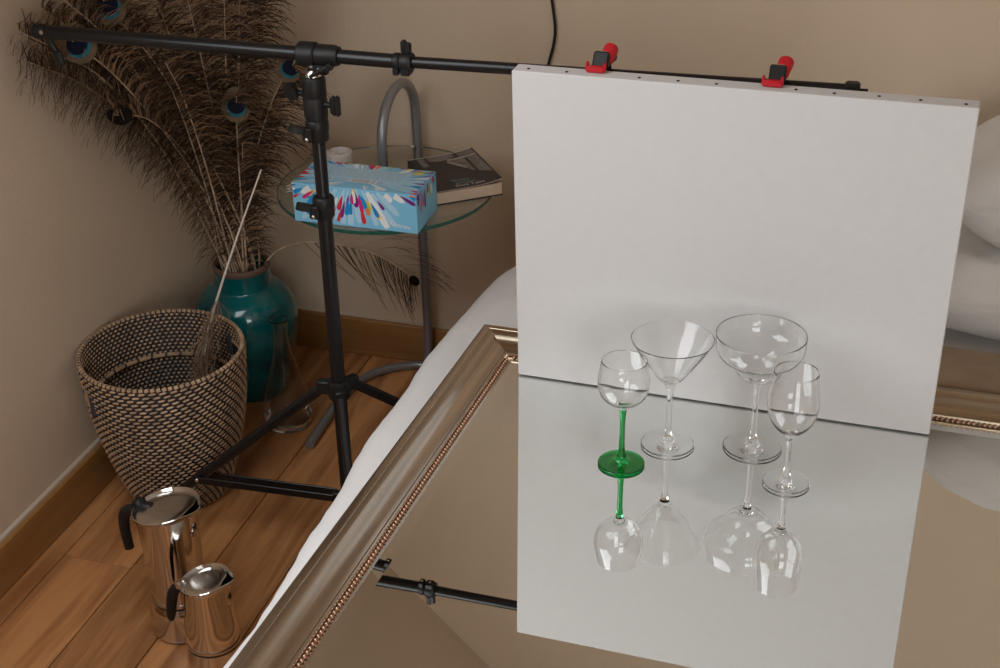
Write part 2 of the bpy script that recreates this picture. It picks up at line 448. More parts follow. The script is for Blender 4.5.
# ------------------------------------------------------------------ framed mirror lying on the bed
mr = thing('framed_mirror', 'large mirror in champagne silver frame with copper beading resting on the bed', 'mirror', mw=MIR)
U0, U1, V0, V1 = -.024, .80, -1.15, .038
FW = .066
GZ = -.0012   # silver layer just under the top of the glass
BV, BVH = .017, .0012
m = MB()
a = [(U0, V0), (U1, V0), (U1, V1), (U0, V1)]; b = [(U0 + BV, V0 + BV), (U1 - BV, V0 + BV), (U1 - BV, V1 - BV), (U0 + BV, V1 - BV)]
mg = MB().add([V(x, y, GZ) for x, y in b], [(0, 1, 2, 3)]).build('mirror_glass', 'mirror', mr, smooth=False)
m.add([V(x, y, GZ + BVH) for x, y in a] + [V(x, y, GZ) for x, y in b], [(i, (i + 1) % 4, 4 + (i + 1) % 4, 4 + i) for i in range(4)])
m.build('bevelled_edge', 'mirror', mg, smooth=False)
prof = [(0, -.004), (0, .0022), (.0012, .0028), (.0022, .0018), (.0082, .0018), (.0088, .006), (.0100, .0085), (.0125, .0095), (.0145, .0088), (.0150, .0092), (.022, .0112), (.029, .0130), (.0330, .0146), (.0370, .0175), (.0400, .0205), (.0430, .0228), (.0470, .0243), (.0510, .0250), (.0514, .0243), (.0522, .0252), (.0560, .0262), (.0610, .0258), (.0645, .0235), (.066, .019), (.066, -.016), (0, -.016)]
def rail(side):
    m = MB(); vs = []
    for s_, h in prof:
        if side == 'L': e = (V(U0 - s_, V0 - s_, h), V(U0 - s_, V1 + s_, h))
        if side == 'R': e = (V(U1 + s_, V1 + s_, h), V(U1 + s_, V0 - s_, h))
        if side == 'F': e = (V(U0 - s_, V1 + s_, h), V(U1 + s_, V1 + s_, h))
        if side == 'N': e = (V(U1 + s_, V0 - s_, h), V(U0 - s_, V0 - s_, h))
        vs += e
    n = len(prof); fs = [(2 * i, 2 * i + 1, 2 * ((i + 1) % n) + 1, 2 * ((i + 1) % n)) for i in range(n)]
    m.add(vs, fs)
    r = m.build('frame_rail', 'frame' if side in 'LR' else 'frame_x_shaded', mr, angle=28)
    # bead string
    mb = MB(); s_ = .0052; pitch = .0072
    if side in 'LR':
        L = V1 - V0; n = int(L / pitch); xx = U0 - s_ if side == 'L' else U1 + s_
        cs = [V(xx, V0 + (i + .5) * L / n, .0045) for i in range(n)]
    else:
        L = U1 - U0; n = int(L / pitch); yy = V1 + s_ if side == 'F' else V0 - s_
        cs = [V(U0 + (i + .5) * L / n, yy, .0045) for i in range(n)]
    for c in cs:
        mb.lathe([(0, -.0029), (.0020, -.0020), (.0029, 0), (.0020, .0020), (0, .0029)], 8, c)
    bo = mb.build('bead_string', 'bead', r, angle=80); bo['kind'] = 'stuff'
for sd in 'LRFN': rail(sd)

# ------------------------------------------------------------------ canvas
CT = .030
EZ = V(-.0125, -.0035, .9999).normalized(); CN = EX.cross(EZ).normalized()   # CN points to -Y? fixed below
if CN.y > 0: CN = -CN
CW, CH = .601, .4785
CM = Matrix((EX, -CN, EZ)).transposed().to_4x4(); CM.translation = B0 + EN * .0008
cv = thing('stretched_canvas', 'blank white stretched canvas standing upright on the mirror', 'canvas', mw=CM)
m = MB()
def cfn(c, size):
    m.box(c, size, bev=.0014)
cfn((CW / 2, CT / 2, CH / 2), (CW, CT, CH))
m.build('canvas_face', 'canvas', cv, angle=25)
for i in range(12):
    xx = .022 + i * .0508 + random.uniform(-.004, .004)
    if i in (2, 6): continue
    n = MB(); n.lathe([(.0023, -.0003), (.0023, .0006), (.0012, .0012), (0, .0013)], 10, (xx, .013 + random.uniform(-.002, .002), CH))
    n.build('nail', 'plastic', cv)

# ------------------------------------------------------------------ glasses
FOOT = None
def glass(name, label, u, v, outer, inner, i_foot, i_stem, mats):
    # outer: profile from the bottom centre up to the rim; inner: from the rim down to the axis
    P = MIR @ V(u, v, 0.0004); mwx = MIR.copy(); mwx.translation = P
    t = thing(name, label, 'glass', mw=mwx, group=None)
    def prof_smooth(pr, n=5):
        q = smooth_path([V(r, 0, z) for r, z in pr], n); return [(max(0, p.x), p.z) for p in q]
    def part(nm, pr, mt):
        MB().lathe(pr, 64).build(nm, mt, t, angle=50)
    part('foot', outer[:i_foot + 1], mats[0])
    stem = prof_smooth(outer[i_foot:i_stem + 1])
    part('stem', stem, mats[1])
    part('bowl', prof_smooth(outer[i_stem:], 6)[:] + prof_smooth(inner, 6), mats[2])
    return t
def foot_prof(r, rs, h=.0035, rise=.009):
    return [(0, .0002), (r * .5, .0001), (r - .004, 0), (r - .0015, 0), (r - .0005, .0003), (r, .0010), (r - .0005, .0017), (r - .0015, .0020), (r - .004, .0021), (r * .72, .00225), (r * .58, .0025), (r * .45, .0030), (r * .35, .0038), (r * .27, .0052), (r * .21, .0075)]
# green stemmed wine glass
fp = foot_prof(.0318, .004)
outer = fp + [(.0062, .013), (.0045, .022), (.0037, .045), (.0040, .070), (.0052, .084), (.0078, .0905), (.0130, .0935), (.0225, .0985), (.0305, .1075), (.0342, .120), (.0345, .132), (.0322, .147), (.0300, .1570)]
inner = [(.0300, .1570), (.0297, .1573), (.0293, .1570), (.0314, .147), (.0337, .132), (.0334, .120), (.0298, .1083), (.0219, .0996), (.0125, .0952), (.006, .0942), (0, .0940)]
glass('wine_glass', 'round-bowled wine glass with a green stem and foot', .2081, -.1946, outer, inner, len(fp) - 1, len(fp) + 4, ('green', 'green', 'glass'))
# martini
fp = foot_prof(.0370, .004)
outer = fp + [(.0058, .014), (.0043, .022), (.0038, .045), (.0040, .075), (.0056, .088), (.0090, .0955), (.0150, .1020), (.0220, .1110), (.0330, .1270), (.0445, .1445), (.0552, .1630)]
inner = [(.0552, .1630), (.0551, .1633), (.0546, .1631), (.0437, .1450), (.0320, .1277), (.0210, .1118), (.0140, .1035), (.008, .1003), (0, .0995)]
glass('martini_glass', 'clear martini glass with straight conical bowl', .2576, -.1278, outer, inner, len(fp) - 1, len(fp) + 4, ('glass', 'glass', 'glass'))
# margarita
fp = foot_prof(.0402, .004)
outer = fp + [(.0060, .014), (.0044, .022), (.0039, .048), (.0042, .085), (.0060, .0990), (.0120, .1050), (.0230, .1100), (.0300, .1180), (.0345, .1270), (.0430, .1350), (.0540, .1430), (.0596, .1560), (.0600, .1730)]
inner = [(.0600, .1730), (.0598, .1733), (.0593, .1730), (.0588, .1562), (.0533, .1438), (.0424, .1360), (.0336, .1277), (.0290, .1189), (.0222, .1112), (.0110, .1068), (0, .1062)]
glass('margarita_glass', 'clear margarita glass with wide shallow stepped bowl', .3706, -.1002, outer, inner, len(fp) - 1, len(fp) + 4, ('glass', 'glass', 'glass'))
# small clear wine glass
fp = foot_prof(.0310, .004)
outer = fp + [(.0055, .013), (.0042, .022), (.0036, .040), (.0040, .060), (.0055, .0700), (.0100, .0760), (.0190, .0830), (.0280, .0960), (.0325, .1120), (.0328, .1260), (.0310, .1440), (.0286, .1655)]
inner = [(.0286, .1655), (.0283, .1658), (.0279, .1655), (.0303, .1440), (.0321, .1260), (.0318, .1124), (.0274, .0970), (.0182, .0846), (.0095, .0784), (0, .0770)]
glass('wine_glass', 'small clear wine glass with a tall tulip bowl and plain clear stem', .4268, -.1764, outer, inner, len(fp) - 1, len(fp) + 4, ('glass', 'glass', 'glass'))

# ------------------------------------------------------------------ boom stand
PX, PY = -.8215, 1.7484
st = thing('boom_stand', 'black light stand on a tripod with long horizontal boom arm', 'light stand', (PX, PY, 0))
off = st.location
def part(mb, nm, mt, par=None, angle=40): return mb.build(nm, mt, par or st, off=off, angle=angle)
def cyl(m, p0, p1, r, seg=20): return m.tube([p0, p1], r, seg)
p = lambda x, y, z: V(PX + x, PY + y, z)
part(cyl(MB(), p(0, 0, .10), p(0, 0, .675), .0116), 'lower_pole', 'black')
part(cyl(MB(), p(0, 0, .66), p(0, 0, .80), .0103), 'upper_pole', 'black')
def wing(m, base, d, up, L=.026, w1=.007, w2=.011, th=.006):
    R = rot_to(d, up)
    m.prism([(-w1 / 2, 0), (w1 / 2, 0), (w2 * .62, L * .45), (w2 * .55, L * .9), (w2 * .2, L), (-w2 * .3, L * .92), (-w2 * .45, L * .4)], -th / 2, th / 2, lambda q: Vector(base) + R @ V(q.x, q.z, q.y))
def collar(z, r, h, nm='clamp_collar'):
    m = MB(); m.lathe([(r * .7, z - h / 2), (r * .92, z - h / 2), (r, z - h / 2 + .002), (r, z - .002), (r * 1.06, z), (r * 1.06, z + h * .3), (r, z + h / 2 - .002), (r * .9, z + h / 2), (r * .6, z + h / 2)], 24, (PX, PY, 0))
    c = part(m, nm, 'plastic')
    m = MB(); m.box(p(-.008, -.016, z - .004), (.016, .012, h * .62), bev=.002); part(m, 'lug', 'plastic', c)
    m = MB(); wing(m, p(-.012, -.019, z + .003), V(-1, -.35, .28), V(0, 0, 1), .024, .008, .014, .009); part(m, 'wing_knob', 'plastic', c)
    m = MB(); m.lathe([(0, .0015), (.002, .001), (.0028, 0)][::-1], 12, p(-.009, -.0222, z - .010), rot_to((0, -1, 0))); part(m, 'rivet', 'rivet', c)
collar(.672, .0160, .034); collar(.797, .0165, .034)
# ball head
m = MB(); m.lathe([(.012, .812), (.0165, .813), (.0178, .818), (.0178, .846), (.0172, .847), (.0172, .849), (.0178, .850), (.0178, .874), (.0160, .879), (.0125, .880)], 28, (PX, PY, 0)); hd = part(m, 'ball_head', 'plastic')
m = MB(); m.lathe([(.0135, .878), (.0120, .884), (.0085, .889), (.005, .892), (.0048, .905), (0, .905)], 20, (PX, PY, 0)); part(m, 'steel_ball', 'chrome', hd)
m = MB(); m.tube([p(-.016, -.004, .853), p(-.026, -.010, .855)], .004, 10); wing(m, p(-.026, -.012, .846), V(-.5, -.3, 1.), V(0, 1, 0), .026, .012, .018, .010); part(m, 'lever_knob', 'plastic', hd)
m = MB(); m.tube([p(.016, -.003, .838), p(.028, -.005, .838)], .0045, 10); m.box(p(.032, -.006, .838), (.011, .012, .030), bev=.004); m.box(p(.038, -.006, .838), (.008, .010, .032), bev=.003); part(m, 'tilt_knob', 'plastic', hd)
# boom arm
BZ0 = .9110; BSL = .001
def bp(x, dz=0., dy=0.): return V(x, PY + dy, BZ0 + (x + 1.288) * BSL + max(0, x + .69) * .020 + dz)
part(cyl(MB(), bp(-1.262), bp(-.688), .0104), 'boom_tube', 'black')
part(cyl(MB(), bp(-.70), bp(-.066), .0084), 'boom_rod', 'black')
bd = (bp(0) - bp(-1)).normalized(); BR = rot_to(bd)
m = MB(); m.lathe([(.0085, -.028), (.0165, -.028), (.0182, -.026), (.0182, -.002), (.0165, 0), (.0150, .0), (.0150, .001), (.0158, .0015), (.0158, .026), (.0135, .0345), (.0085, .0345)], 28, bp(PX + .009), BR); bc = part(m, 'boom_clamp', 'plastic')
m = MB(); m.box(p(.018, -.010, .893), (.022, .010, .014), bev=.002); m.box(bp(PX + .022, -.0155, -.006), (.026, .010, .008), bev=.002); part(m, 'clamp_lug', 'plastic', bc)
m = MB(); m.tube([p(.004, -.019, .884), p(.020, -.021, .894), p(.036, -.021, .9035)], [.0028, .0035, .0042], 8); m.box(p(.036, -.021, .902), (.009, .009, .010), bev=.002); part(m, 'locking_lever', 'plastic', bc)
m = MB(); m.lathe([(.0026, 0), (.002, .001), (0, .0014)], 12, p(.0165, -.0155, .895), rot_to((0, -1, 0))); part(m, 'rivet', 'rivet', bc)
# telescopic collar
m = MB(); xc = -.683
m.lathe([(.0074, -.0105), (.0118, -.0105), (.0125, -.009), (.0125, -.002), (.0118, -.001), (.0105, -.001), (.0105, .0005), (.0130, .0005), (.0138, .002), (.0138, .016), (.0128, .0175), (.0074, .0175)], 24, bp(xc), BR)
for dx in (-.0055, .009): m.box(bp(xc + dx, -.0125, -.004), (.009 if dx < 0 else .014, .016, .010), bev=.0015)
tcx = part(m, 'extension_collar', 'plastic')
m = MB(); m.tube([bp(xc + .007, .010), bp(xc + .007, .018)], .0035, 8); m.box(bp(xc + .005, .0225), (.008, .010, .018), bev=.002); m.box(bp(xc + .011, .0205), (.010, .008, .016), bev=.002); part(m, 'wing_knob', 'plastic', tcx)
for dx in (-.0055, .009):
    m = MB(); m.lathe([(.0024, 0), (.0018, -.001), (0, -.0012)][::-1], 10, bp(xc + dx, -.0176, -.004)); part(m, 'screw', 'rivet', tcx)
# boom ends
m = MB(); m.lathe([(0, -.016), (.0095, -.016), (.0114, -.014), (.0114, .004), (.0104, .006)], 20, bp(-1.266), BR); m.box(bp(-1.258, -.012), (.012, .008, .014), bev=.002); ec = part(m, 'end_cap', 'plastic')
m = MB(); m.lathe([(.0034, 0), (.003, .001), (.0012, .0014), (0, .001)], 12, bp(-1.262, .002, -.0112), rot_to((0, -1, 0))); part(m, 'screw', 'rivet', ec)
m = MB(); m.tube([bp(-1.256, -.018), bp(-1.252, -.024), bp(-1.249, -.029)], .0045, 10); m.box(bp(-1.246, -.040), (.013, .012, .024), rot=Euler((0, -.18, 0)).to_matrix(), bev=.003); part(m, 'weight_hook', 'plastic', ec)
m = MB(); m.box(bp(-.060, .002), (.020, .018, .018), bev=.003); cyl(m, bp(-.052), bp(-.040), .0035, 10); part(m, 'end_bracket', 'plastic')
# tripod
HZ = .345
m = MB(); m.lathe([(.0108, HZ - .018), (.0165, HZ - .018), (.0185, HZ - .014), (.0185, HZ + .010), (.0160, HZ + .016), (.0108, HZ + .016)], 24, (PX, PY, 0))
AZ = [math.radians(a) for a in (184, 60, -63)]
for a in AZ: m.box(p(.024 * math.cos(a), .024 * math.sin(a), HZ), (.026, .016, .024), rot=Matrix.Rotation(a, 3, 'Z'), bev=.002)
part(m, 'leg_hub', 'plastic')
m = MB(); m.lathe([(.0108, .112), (.0150, .113), (.0160, .118), (.0160, .134), (.0108, .136)], 20, (PX, PY, 0))
for a in AZ: m.box(p(.019 * math.cos(a), .019 * math.sin(a), .124), (.02, .014, .016), rot=Matrix.Rotation(a, 3, 'Z'), bev=.002)
part(m, 'brace_hub', 'plastic')
for a in AZ:
    ca, sa = math.cos(a), math.sin(a); R_ = .405
    h0 = p(.026 * ca, .026 * sa, HZ); h1 = p(R_ * ca, R_ * sa, .012)
    d = (h1 - h0); L = d.length; RM = rot_to(d, (0, 0, 1))
    m = MB(); m.box((h0 + h1) / 2, (.014, .017, L), rot=RM, bev=.004); lg = part(m, 'leg', 'black')
    m = MB(); m.tube([h1 - d * .04, h1 + d * .015], [.0105, .0100], 14); part(m, 'rubber_foot', 'plastic', lg)
    j = h0.lerp(h1, .66)
    q0 = p(.022 * ca, .022 * sa, .124); dd = j - q0
    for sgn in (-1, 1):
        o_ = V(-sa, ca, 0) * (.0095 * sgn)
        m = MB(); m.box((q0 + j) / 2 + o_, (.0035, .014, dd.length), rot=rot_to(dd, (0, 0, 1)) , bev=.0008); part(m, 'brace', 'black')
    m = MB(); m.lathe([(.0038, 0), (.0028, .0012), (0, .0016)], 10, j + V(-sa, ca, 0) * (.0115 if a > 1 and a < 4 else -.0115), rot_to(V(-sa, ca, 0) * (1 if a > 1 and a < 4 else -1))); part(m, 'rivet', 'rivet', lg)

# ------------------------------------------------------------------ spring clamps on canvas edge
def clamp(px, lean, label):
    base = (CM @ V(px, CT - .006, CH)); t = thing('spring_clamp', label, 'clamp', base)
    L = lambda x, y, z: V(x, y, z)
    m = MB(); m.box(L(0, -.006, .0046), (.0275, .011, .009), bev=.0028); m.box(L(-.0120, -.004, .0095), (.0035, .008, .008), bev=.001); m.box(L(.0120, -.004, .0095), (.0035, .008, .008), bev=.001); m.build('jaw_pad', 'red', t)
    Rk = Euler((math.radians(-28), 0, lean * .6)).to_matrix()
    m = MB(); m.box(L(.0045, .004, .0150), (.021, .0045, .022), rot=Rk, bev=.0018)
    for sx in (-1, 1): m.box(L(.0045 + sx * .010, .010, .012), (.0016, .012, .016), rot=Rk, bev=.0006)
    m.build('front_jaw', 'plastic', t)
    m = MB(); m.box(L(.004, .0335, .002), (.017, .003, .030), rot=Euler((math.radians(12), 0, 0)).to_matrix(), bev=.001); m.build('rear_jaw', 'plastic', t)
    m = MB(); m.tube([L(-.004, .014, .020), L(.012, .014, .020)], .0038, 12); m.build('spring', 'chrome', t)
    a0, a1 = L(.008, .012, .008), L(.0125, .036, .0235)
    d = (a1 - a0)
    m = MB(); m.lathe([(0, 0), (.007, 0), (.0092, .004), (.0104, d.length - .004), (.0092, d.length - .001), (.005, d.length), (0, d.length)], 20, a0, rot_to(d)); m.build('front_handle', 'red', t)
    a0, a1 = L(.006, .034, .004), L(.010, .058, .004); d = a1 - a0
    m = MB(); m.lathe([(0, 0), (.006, 0), (.0072, .004), (.0072, d.length - .004), (.004, d.length), (0, d.length)], 16, a0, rot_to(d)); m.build('rear_handle', 'plastic', t)
clamp(.112, -.1, 'red and black spring clamp on the canvas edge, the one nearer the stand pole')
clamp(.346, .0, 'red and black spring clamp on the canvas edge, the one nearer the boom rod end')

# ------------------------------------------------------------------ cable on the wall
m = MB(); m.tube(smooth_path([V(-.652, YB - .004, 1.32), V(-.646, YB - .005, 1.05), V(-.644, YB - .005, .90), V(-.639, YB - .006, .83), V(-.632, YB - .006, .775), V(-.634, YB - .006, .74), V(-.646, YB - .006, .69), V(-.655, YB - .005, .62), V(-.66, YB - .005, .50)], 8), .0028, 10)
o = m.build('cable', 'plastic', angle=80); tag(o, 'thin black cable hanging down the beige back wall', 'cable')

# ------------------------------------------------------------------ side table
TZ = .52; TCX, TCY, TR = -.893, 2.178, .202
tb = thing('side_table', 'round clear glass side table with looped grey steel tube', 'table', (TCX, TCY, 0)); off = tb.location
m = MB(); m.lathe([(0, TZ - .007), (TR - .001, TZ - .007)], 96, (TCX, TCY, 0)); m.lathe([(TR - .001, TZ), (0, TZ)], 96, (TCX, TCY, 0))
m.cur = 1; m.lathe([(TR - .001, TZ - .007), (TR, TZ - .006), (TR, TZ - .001), (TR - .001, TZ)], 96, (TCX, TCY, 0))
m.build('glass_top', ['tglass', 'tedge'], tb, off=off)
r = .0095
# tube: from the glass top, over the loop, down behind, then round the floor base
lx = -.908; yb_, yf_ = 2.388, 2.205; zt = .588; loop = []
loop.append(V(lx, yf_, TZ + .001))
loop.append(V(lx, yf_, .56))
for i in range(0, 17):
    a = PI * i / 16; loop.append(V(lx, (yb_ + yf_) / 2 - math.cos(a) * (yb_ - yf_) / 2, zt + .084 * math.sin(a)))
loop += [V(lx + .002, yb_, .5), V(lx + .004, yb_, .3), V(lx + .006, yb_, .1), V(lx + .006, yb_ - .004, .04)]
m = MB(); m.tube(loop, r, 16); m.build('loop_tube', 'grey', tb, off=off)
base = [V(-1.028, 2.03, r), V(-1.033, 2.12, r), V(-1.034, 2.22, r), V(-1.020, 2.295, r), V(-.985, 2.345, r), V(-.935, 2.377, r), V(-.90, 2.382, r), V(-.86, 2.377, r), V(-.81, 2.345, r), V(-.775, 2.295, r), V(-.762, 2.22, r), V(-.763, 2.12, r), V(-.768, 2.03, r)]
m = MB(); m.tube(smooth_path(base, 6), r, 16); m.build('floor_base', 'grey', tb, off=off)
m = MB(); m.tube([V(lx + .006, yb_ - .004, .045), V(lx + .006, 2.383, .012)], r * 1.05, 16); m.build('joint_sleeve', 'grey', tb, off=off)
m = MB(); m.lathe([(0, TZ), (.0165, TZ), (.0165, TZ + .003), (.011, TZ + .005)], 24, (lx, yf_, 0)); m.build('mounting_ring', 'grey', tb, off=off)

# ------------------------------------------------------------------ tissue box
BWd, BDp, BHt = .229, .108, .073
tx = thing('tissue_box', 'light blue cardboard tissue box with colourful petal print on glass table', 'tissue box', (-.8785, 2.0435, TZ + .0005))
tx.rotation_euler = (0, 0, .018)
MB().box((0, 0, BHt / 2), (BWd, BDp, BHt), bev=.0012).build('carton', 'box', tx, angle=30)
hw, hd_ = BWd / 2, BDp / 2
def fold(u, v, o=.0004):    # unfolded print plane: u across, v down from the back edge of the lid
    if abs(u) > hw and v > BDp: return None
    if v > BDp:
        if v - BDp > BHt - .002: return None
        return V(u, -hd_ - o, BHt - (v - BDp))
    if v < 0: return None
    if u > hw:
        return None if u - hw > BHt - .002 else V(hw + o, hd_ - v, BHt - (u - hw))
    if u < -hw:
        return None if -u - hw > BHt - .002 else V(-hw - o, hd_ - v, BHt - (-u - hw))
    return V(u, hd_ - v, BHt + o)
pm = MB(); pmats = ['p_white', 'p_pale', 'p_sky', 'p_blue', 'p_purple', 'p_red', 'p_pink', 'p_green', 'p_yellow', 'p_orange']
rr = random.Random(21)
def petal(cx, cy, ang, r0, r1, w, mi, lay):
    d = (math.cos(ang), math.sin(ang)); n = 16; pts = []
    for i in range(n + 1):
        t = i / n; rad = r0 + (r1 - r0) * t
        ww = w * (math.sin(PI * min(1, t * .62 + .03)) if t < .80 else math.sqrt(max(0, 1 - ((t - .80) / .20) ** 2)) * math.sin(PI * (.80 * .62 + .03)))
        c = (cx + d[0] * rad, cy + d[1] * rad); pts.append(((c[0] - d[1] * ww / 2, c[1] + d[0] * ww / 2), (c[0] + d[1] * ww / 2, c[1] - d[0] * ww / 2)))
    pm.cur = mi
    def face(p_):
        u, v = p_
        return 'F' if v > BDp else ('R' if u > hw else ('L' if u < -hw else 'T'))
    for i in range(n):
        q = [pts[i][0], pts[i][1], pts[i + 1][1], pts[i + 1][0]]
        fc = [face(z) for z in q]
        if len(set(fc)) > 1: continue
        w3 = [fold(z[0], z[1], lay) for z in q]
        if any(z is None for z in w3): continue
        pm.add(w3, [(0, 1, 2, 3)])
CX_, CY_ = 0., BDp * .62
for k in range(46):
    a = 2 * PI * k / 46 + rr.uniform(-.03, .03)
    petal(CX_, CY_, a, rr.uniform(.02, .045), rr.uniform(.09, .15), rr.uniform(.008, .014), rr.choice((0, 1, 1, 2)), .0002 + .00002 * (k % 5))
for k in range(150):
    a = 2 * PI * k / 150 + rr.uniform(-.03, .03)
    ex_ = abs(math.cos(a)) * .05
    r0 = rr.choice((.034, .042, .050, .058, .064)) + rr.uniform(0, .006) + ex_ * 1.15
    if 1.08 > a > .50 and r0 > .075: continue
    petal(CX_, CY_, a, r0, r0 + rr.uniform(.018, .034), rr.uniform(.0055, .0095), rr.choice((3, 3, 4, 4, 5, 5, 6, 7, 8, 9, 4, 3, 0)), .0004 + .00002 * (k % 7))
pm.build('petal_print', pmats, tx, smooth=False)
# lid print: grey text block, barcode, recycling marks
m = MB()
def lidq(u0, u1, v0, v1, mi, o=.0007):
    m.cur = mi; m.add([fold(u0, v1, o), fold(u1, v1, o), fold(u1, v0, o), fold(u0, v0, o)], [(0, 1, 2, 3)])
lidq(-.082, .078, .022, .082, 0, .00055)
for i in range(9):
    v = .026 + i * .0042; u = -.072
    while u < .068:
        L_ = rr.uniform(.006, .018); lidq(u, min(u + L_, .070), v, v + .0018, 1); u += L_ + .003
lidq(-.018, .030, .066, .082, 2, .0007)
u = -.015
while u < .027:
    wq = rr.choice((.0008, .0014, .0022)); lidq(u, u + wq, .067, .081, 3, .0009); u += wq + rr.choice((.0009, .0012, .0018))
for u in (-.058, -.044, -.030, .038):
    for k in range(10):
        a0, a1 = 2 * PI * k / 10, 2 * PI * (k + .7) / 10
        P_ = [(u + .0045 * math.cos(q), .075 + .0045 * math.sin(q)) for q in (a0, a1)] + [(u + .0028 * math.cos(q), .075 + .0028 * math.sin(q)) for q in (a1, a0)]
        m.cur = 3; m.add([fold(a_, b_, .0009) for a_, b_ in P_], [(0, 1, 2, 3)])
m.build('lid_print', ['p_pale', 'p_text', 'p_white', 'p_grey'], tx, smooth=False)
vs, fs = text_mesh('Kleenex', .0145)
m = MB(); m.add([V(.064 + v.x * .80, -hd_ - .0013, .0125 + v.y * (1.05 - 5.5 * v.x) - .11 * v.x) for v in vs], fs)
vs, fs = text_mesh('BRAND', .0038)
vs2 = [V(.082 + v.x, -hd_ - .0008, .0085 + v.y - .05 * v.x) for v in vs]
m.build('logo', 'p_white', tx, smooth=False)

# ------------------------------------------------------------------ book
bk = thing('paperback_book', 'paperback book with dark grey photographic cover on glass table', 'book', (-.7715, 2.218, TZ + .0005))
bk.rotation_euler = (0, 0, math.radians(38))
bw_, bl_, bt_ = .128, .166, .023      # width, height, thickness
MB().box((0, 0, bt_ / 2 + .0012), (bw_ - .003, bl_ - .003, bt_ - .001), bev=.0006).build('pages', 'paper', bk, smooth=False)
MB().box((0, 0, .0006), (bw_, bl_, .001)).build('back_cover', 'cover', bk, smooth=False)
MB().box((-bw_ / 2 - .0004, 0, bt_ / 2 + .001), (.0008, bl_, bt_ + .002)).build('spine', 'cover', bk, smooth=False)
# front cover, fore edge lifted a little
def cz(x): return bt_ + .0015 + .007 * max(0., (x - .005) / .06) ** 2
def patch(poly, o):
    return [V(x, y, cz(x) + o) for x, y in poly]
m = MB(); N_ = 12
xs_ = [-bw_ / 2 + bw_ * i / N_ for i in range(N_ + 1)]
vs = []
for x_ in xs_:
    for y_ in (-bl_ / 2, bl_ / 2):
        vs += [V(x_, y_, cz(x_)), V(x_, y_, cz(x_) + .0009)]
fs = []
for i in range(N_):
    a = 4 * i; fs += [(a + 1, a + 5, a + 7, a + 3), (a, a + 2, a + 6, a + 4), (a, a + 4, a + 5, a + 1), (a + 2, a + 3, a + 7, a + 6)]
fs += [(0, 1, 3, 2), (4 * N_, 4 * N_ + 2, 4 * N_ + 3, 4 * N_ + 1)]
m.add(vs, fs); fc_ = m.build('front_cover', 'cover', bk, smooth=False)
def strip_poly(m, y0f, y1f, x0, x1, o, n=10):
    for i in range(n):
        xa, xb = x0 + (x1 - x0) * i / n, x0 + (x1 - x0) * (i + 1) / n
        m.add([V(xa, y0f(xa), cz(xa) + o), V(xb, y0f(xb), cz(xb) + o), V(xb, y1f(xb), cz(xb) + o), V(xa, y1f(xa), cz(xa) + o)], [(0, 1, 2, 3)])
m = MB(); C_ = lambda c: (lambda x: c)
strip_poly(m, C_(-bl_ / 2), C_(-bl_ / 2 + .0022), -bw_ / 2, bw_ / 2, .0012); m.build('cover_edge', 'cov_edge', fc_, smooth=False)
m = MB(); strip_poly(m, C_(bl_ / 2 - .0022), C_(bl_ / 2), -bw_ / 2, bw_ / 2, .0012); m.build('cover_edge', 'cov_edge', fc_, smooth=False)
m = MB()
strip_poly(m, lambda x: .046 - 1.6 * max(0, x + .004) + 4 * math.sin(x * 90) * .001, lambda x: .049, .000, .030, .0012)
strip_poly(m, lambda x: -.010 - .9 * (x - .03), lambda x: .049, .030, .061, .0012)
strip_poly(m, lambda x: .060 - .006 * math.sin((x + .03) * 80), lambda x: .080, -.030, .022, .0012)
strip_poly(m, C_(.060), C_(.080), .030, .061, .0012)
strip_poly(m, lambda x: .035 + .2 * (x + .05), C_(.078), -.048, -.036, .0012)
m.cur = 1
strip_poly(m, C_(.0495), C_(.0570), .004, .061, .0014)
strip_poly(m, lambda x: .045 - 1.7 * x, lambda x: .052 - 1.5 * x, .004, .026, .0014)
m.cur = 2
strip_poly(m, lambda x: .0 - .5 * x, lambda x: .047, .036, .041, .0015)
m.build('cover_picture', ['cov_g', 'cov_l', 'cover'], fc_, smooth=False)
for body, sz, x0, y0, mt in (('Shirley', .0125, -.022, -.049, 'cov_teal'), ('Jackson', .0125, -.018, -.0605, 'cov_teal'), ('Dark Tales', .0125, -.022, -.0725, 'cov_w')):
    vs, fs = text_mesh(body, sz); m = MB(); m.add([V(x0 + v.x, y0 + v.y, cz(x0 + v.x) + .0017) for v in vs], fs); m.build('title_lettering', mt, fc_, smooth=False)

# ------------------------------------------------------------------ plug adaptor and earphone coil on the table
pl = thing('plug_adaptor', 'white round plug adaptor with two steel pins lying on glass table', 'adaptor', (-1.002, 2.222, TZ + .0005)); 
m = MB(); m.lathe([(0, .001), (.021, 0), (.0245, .003), (.0255, .012), (.025, .034), (.0235, .0385), (.0205, .040), (.0195, .039), (.0188, .026), (0, .025)], 36); m.box((-.023, 0, .018), (.032, .038, .030), bev=.005); m.build('body', 'white_pl', pl)
m = MB(); m.box((0, 0, .0275), (.030, .006, .004), bev=.001); m.lathe([(0, .0255), (.0185, .0255), (.0186, .027)], 30); m.build('socket', 'socket', pl)
for s_ in (-1, 1):
    m = MB(); m.tube([V(0, .008 * s_, .0256), V(0, .008 * s_, .0262)], .0025, 10); m.build('pin_hole', 'plastic', pl)
    m = MB(); m.tube([V(-.036, .0095 * s_, .021), V(-.050, .0095 * s_, .0215)], .0024, 10); m.cur = 1; m.tube([V(-.050, .0095 * s_, .0215), V(-.064, .0095 * s_, .022), V(-.066, .0095 * s_, .022)], [.0024, .0024, .0014], 10); m.build('pin', ['white_pl', 'chrome'], pl)
m = MB(); rc = random.Random(5); pts = []
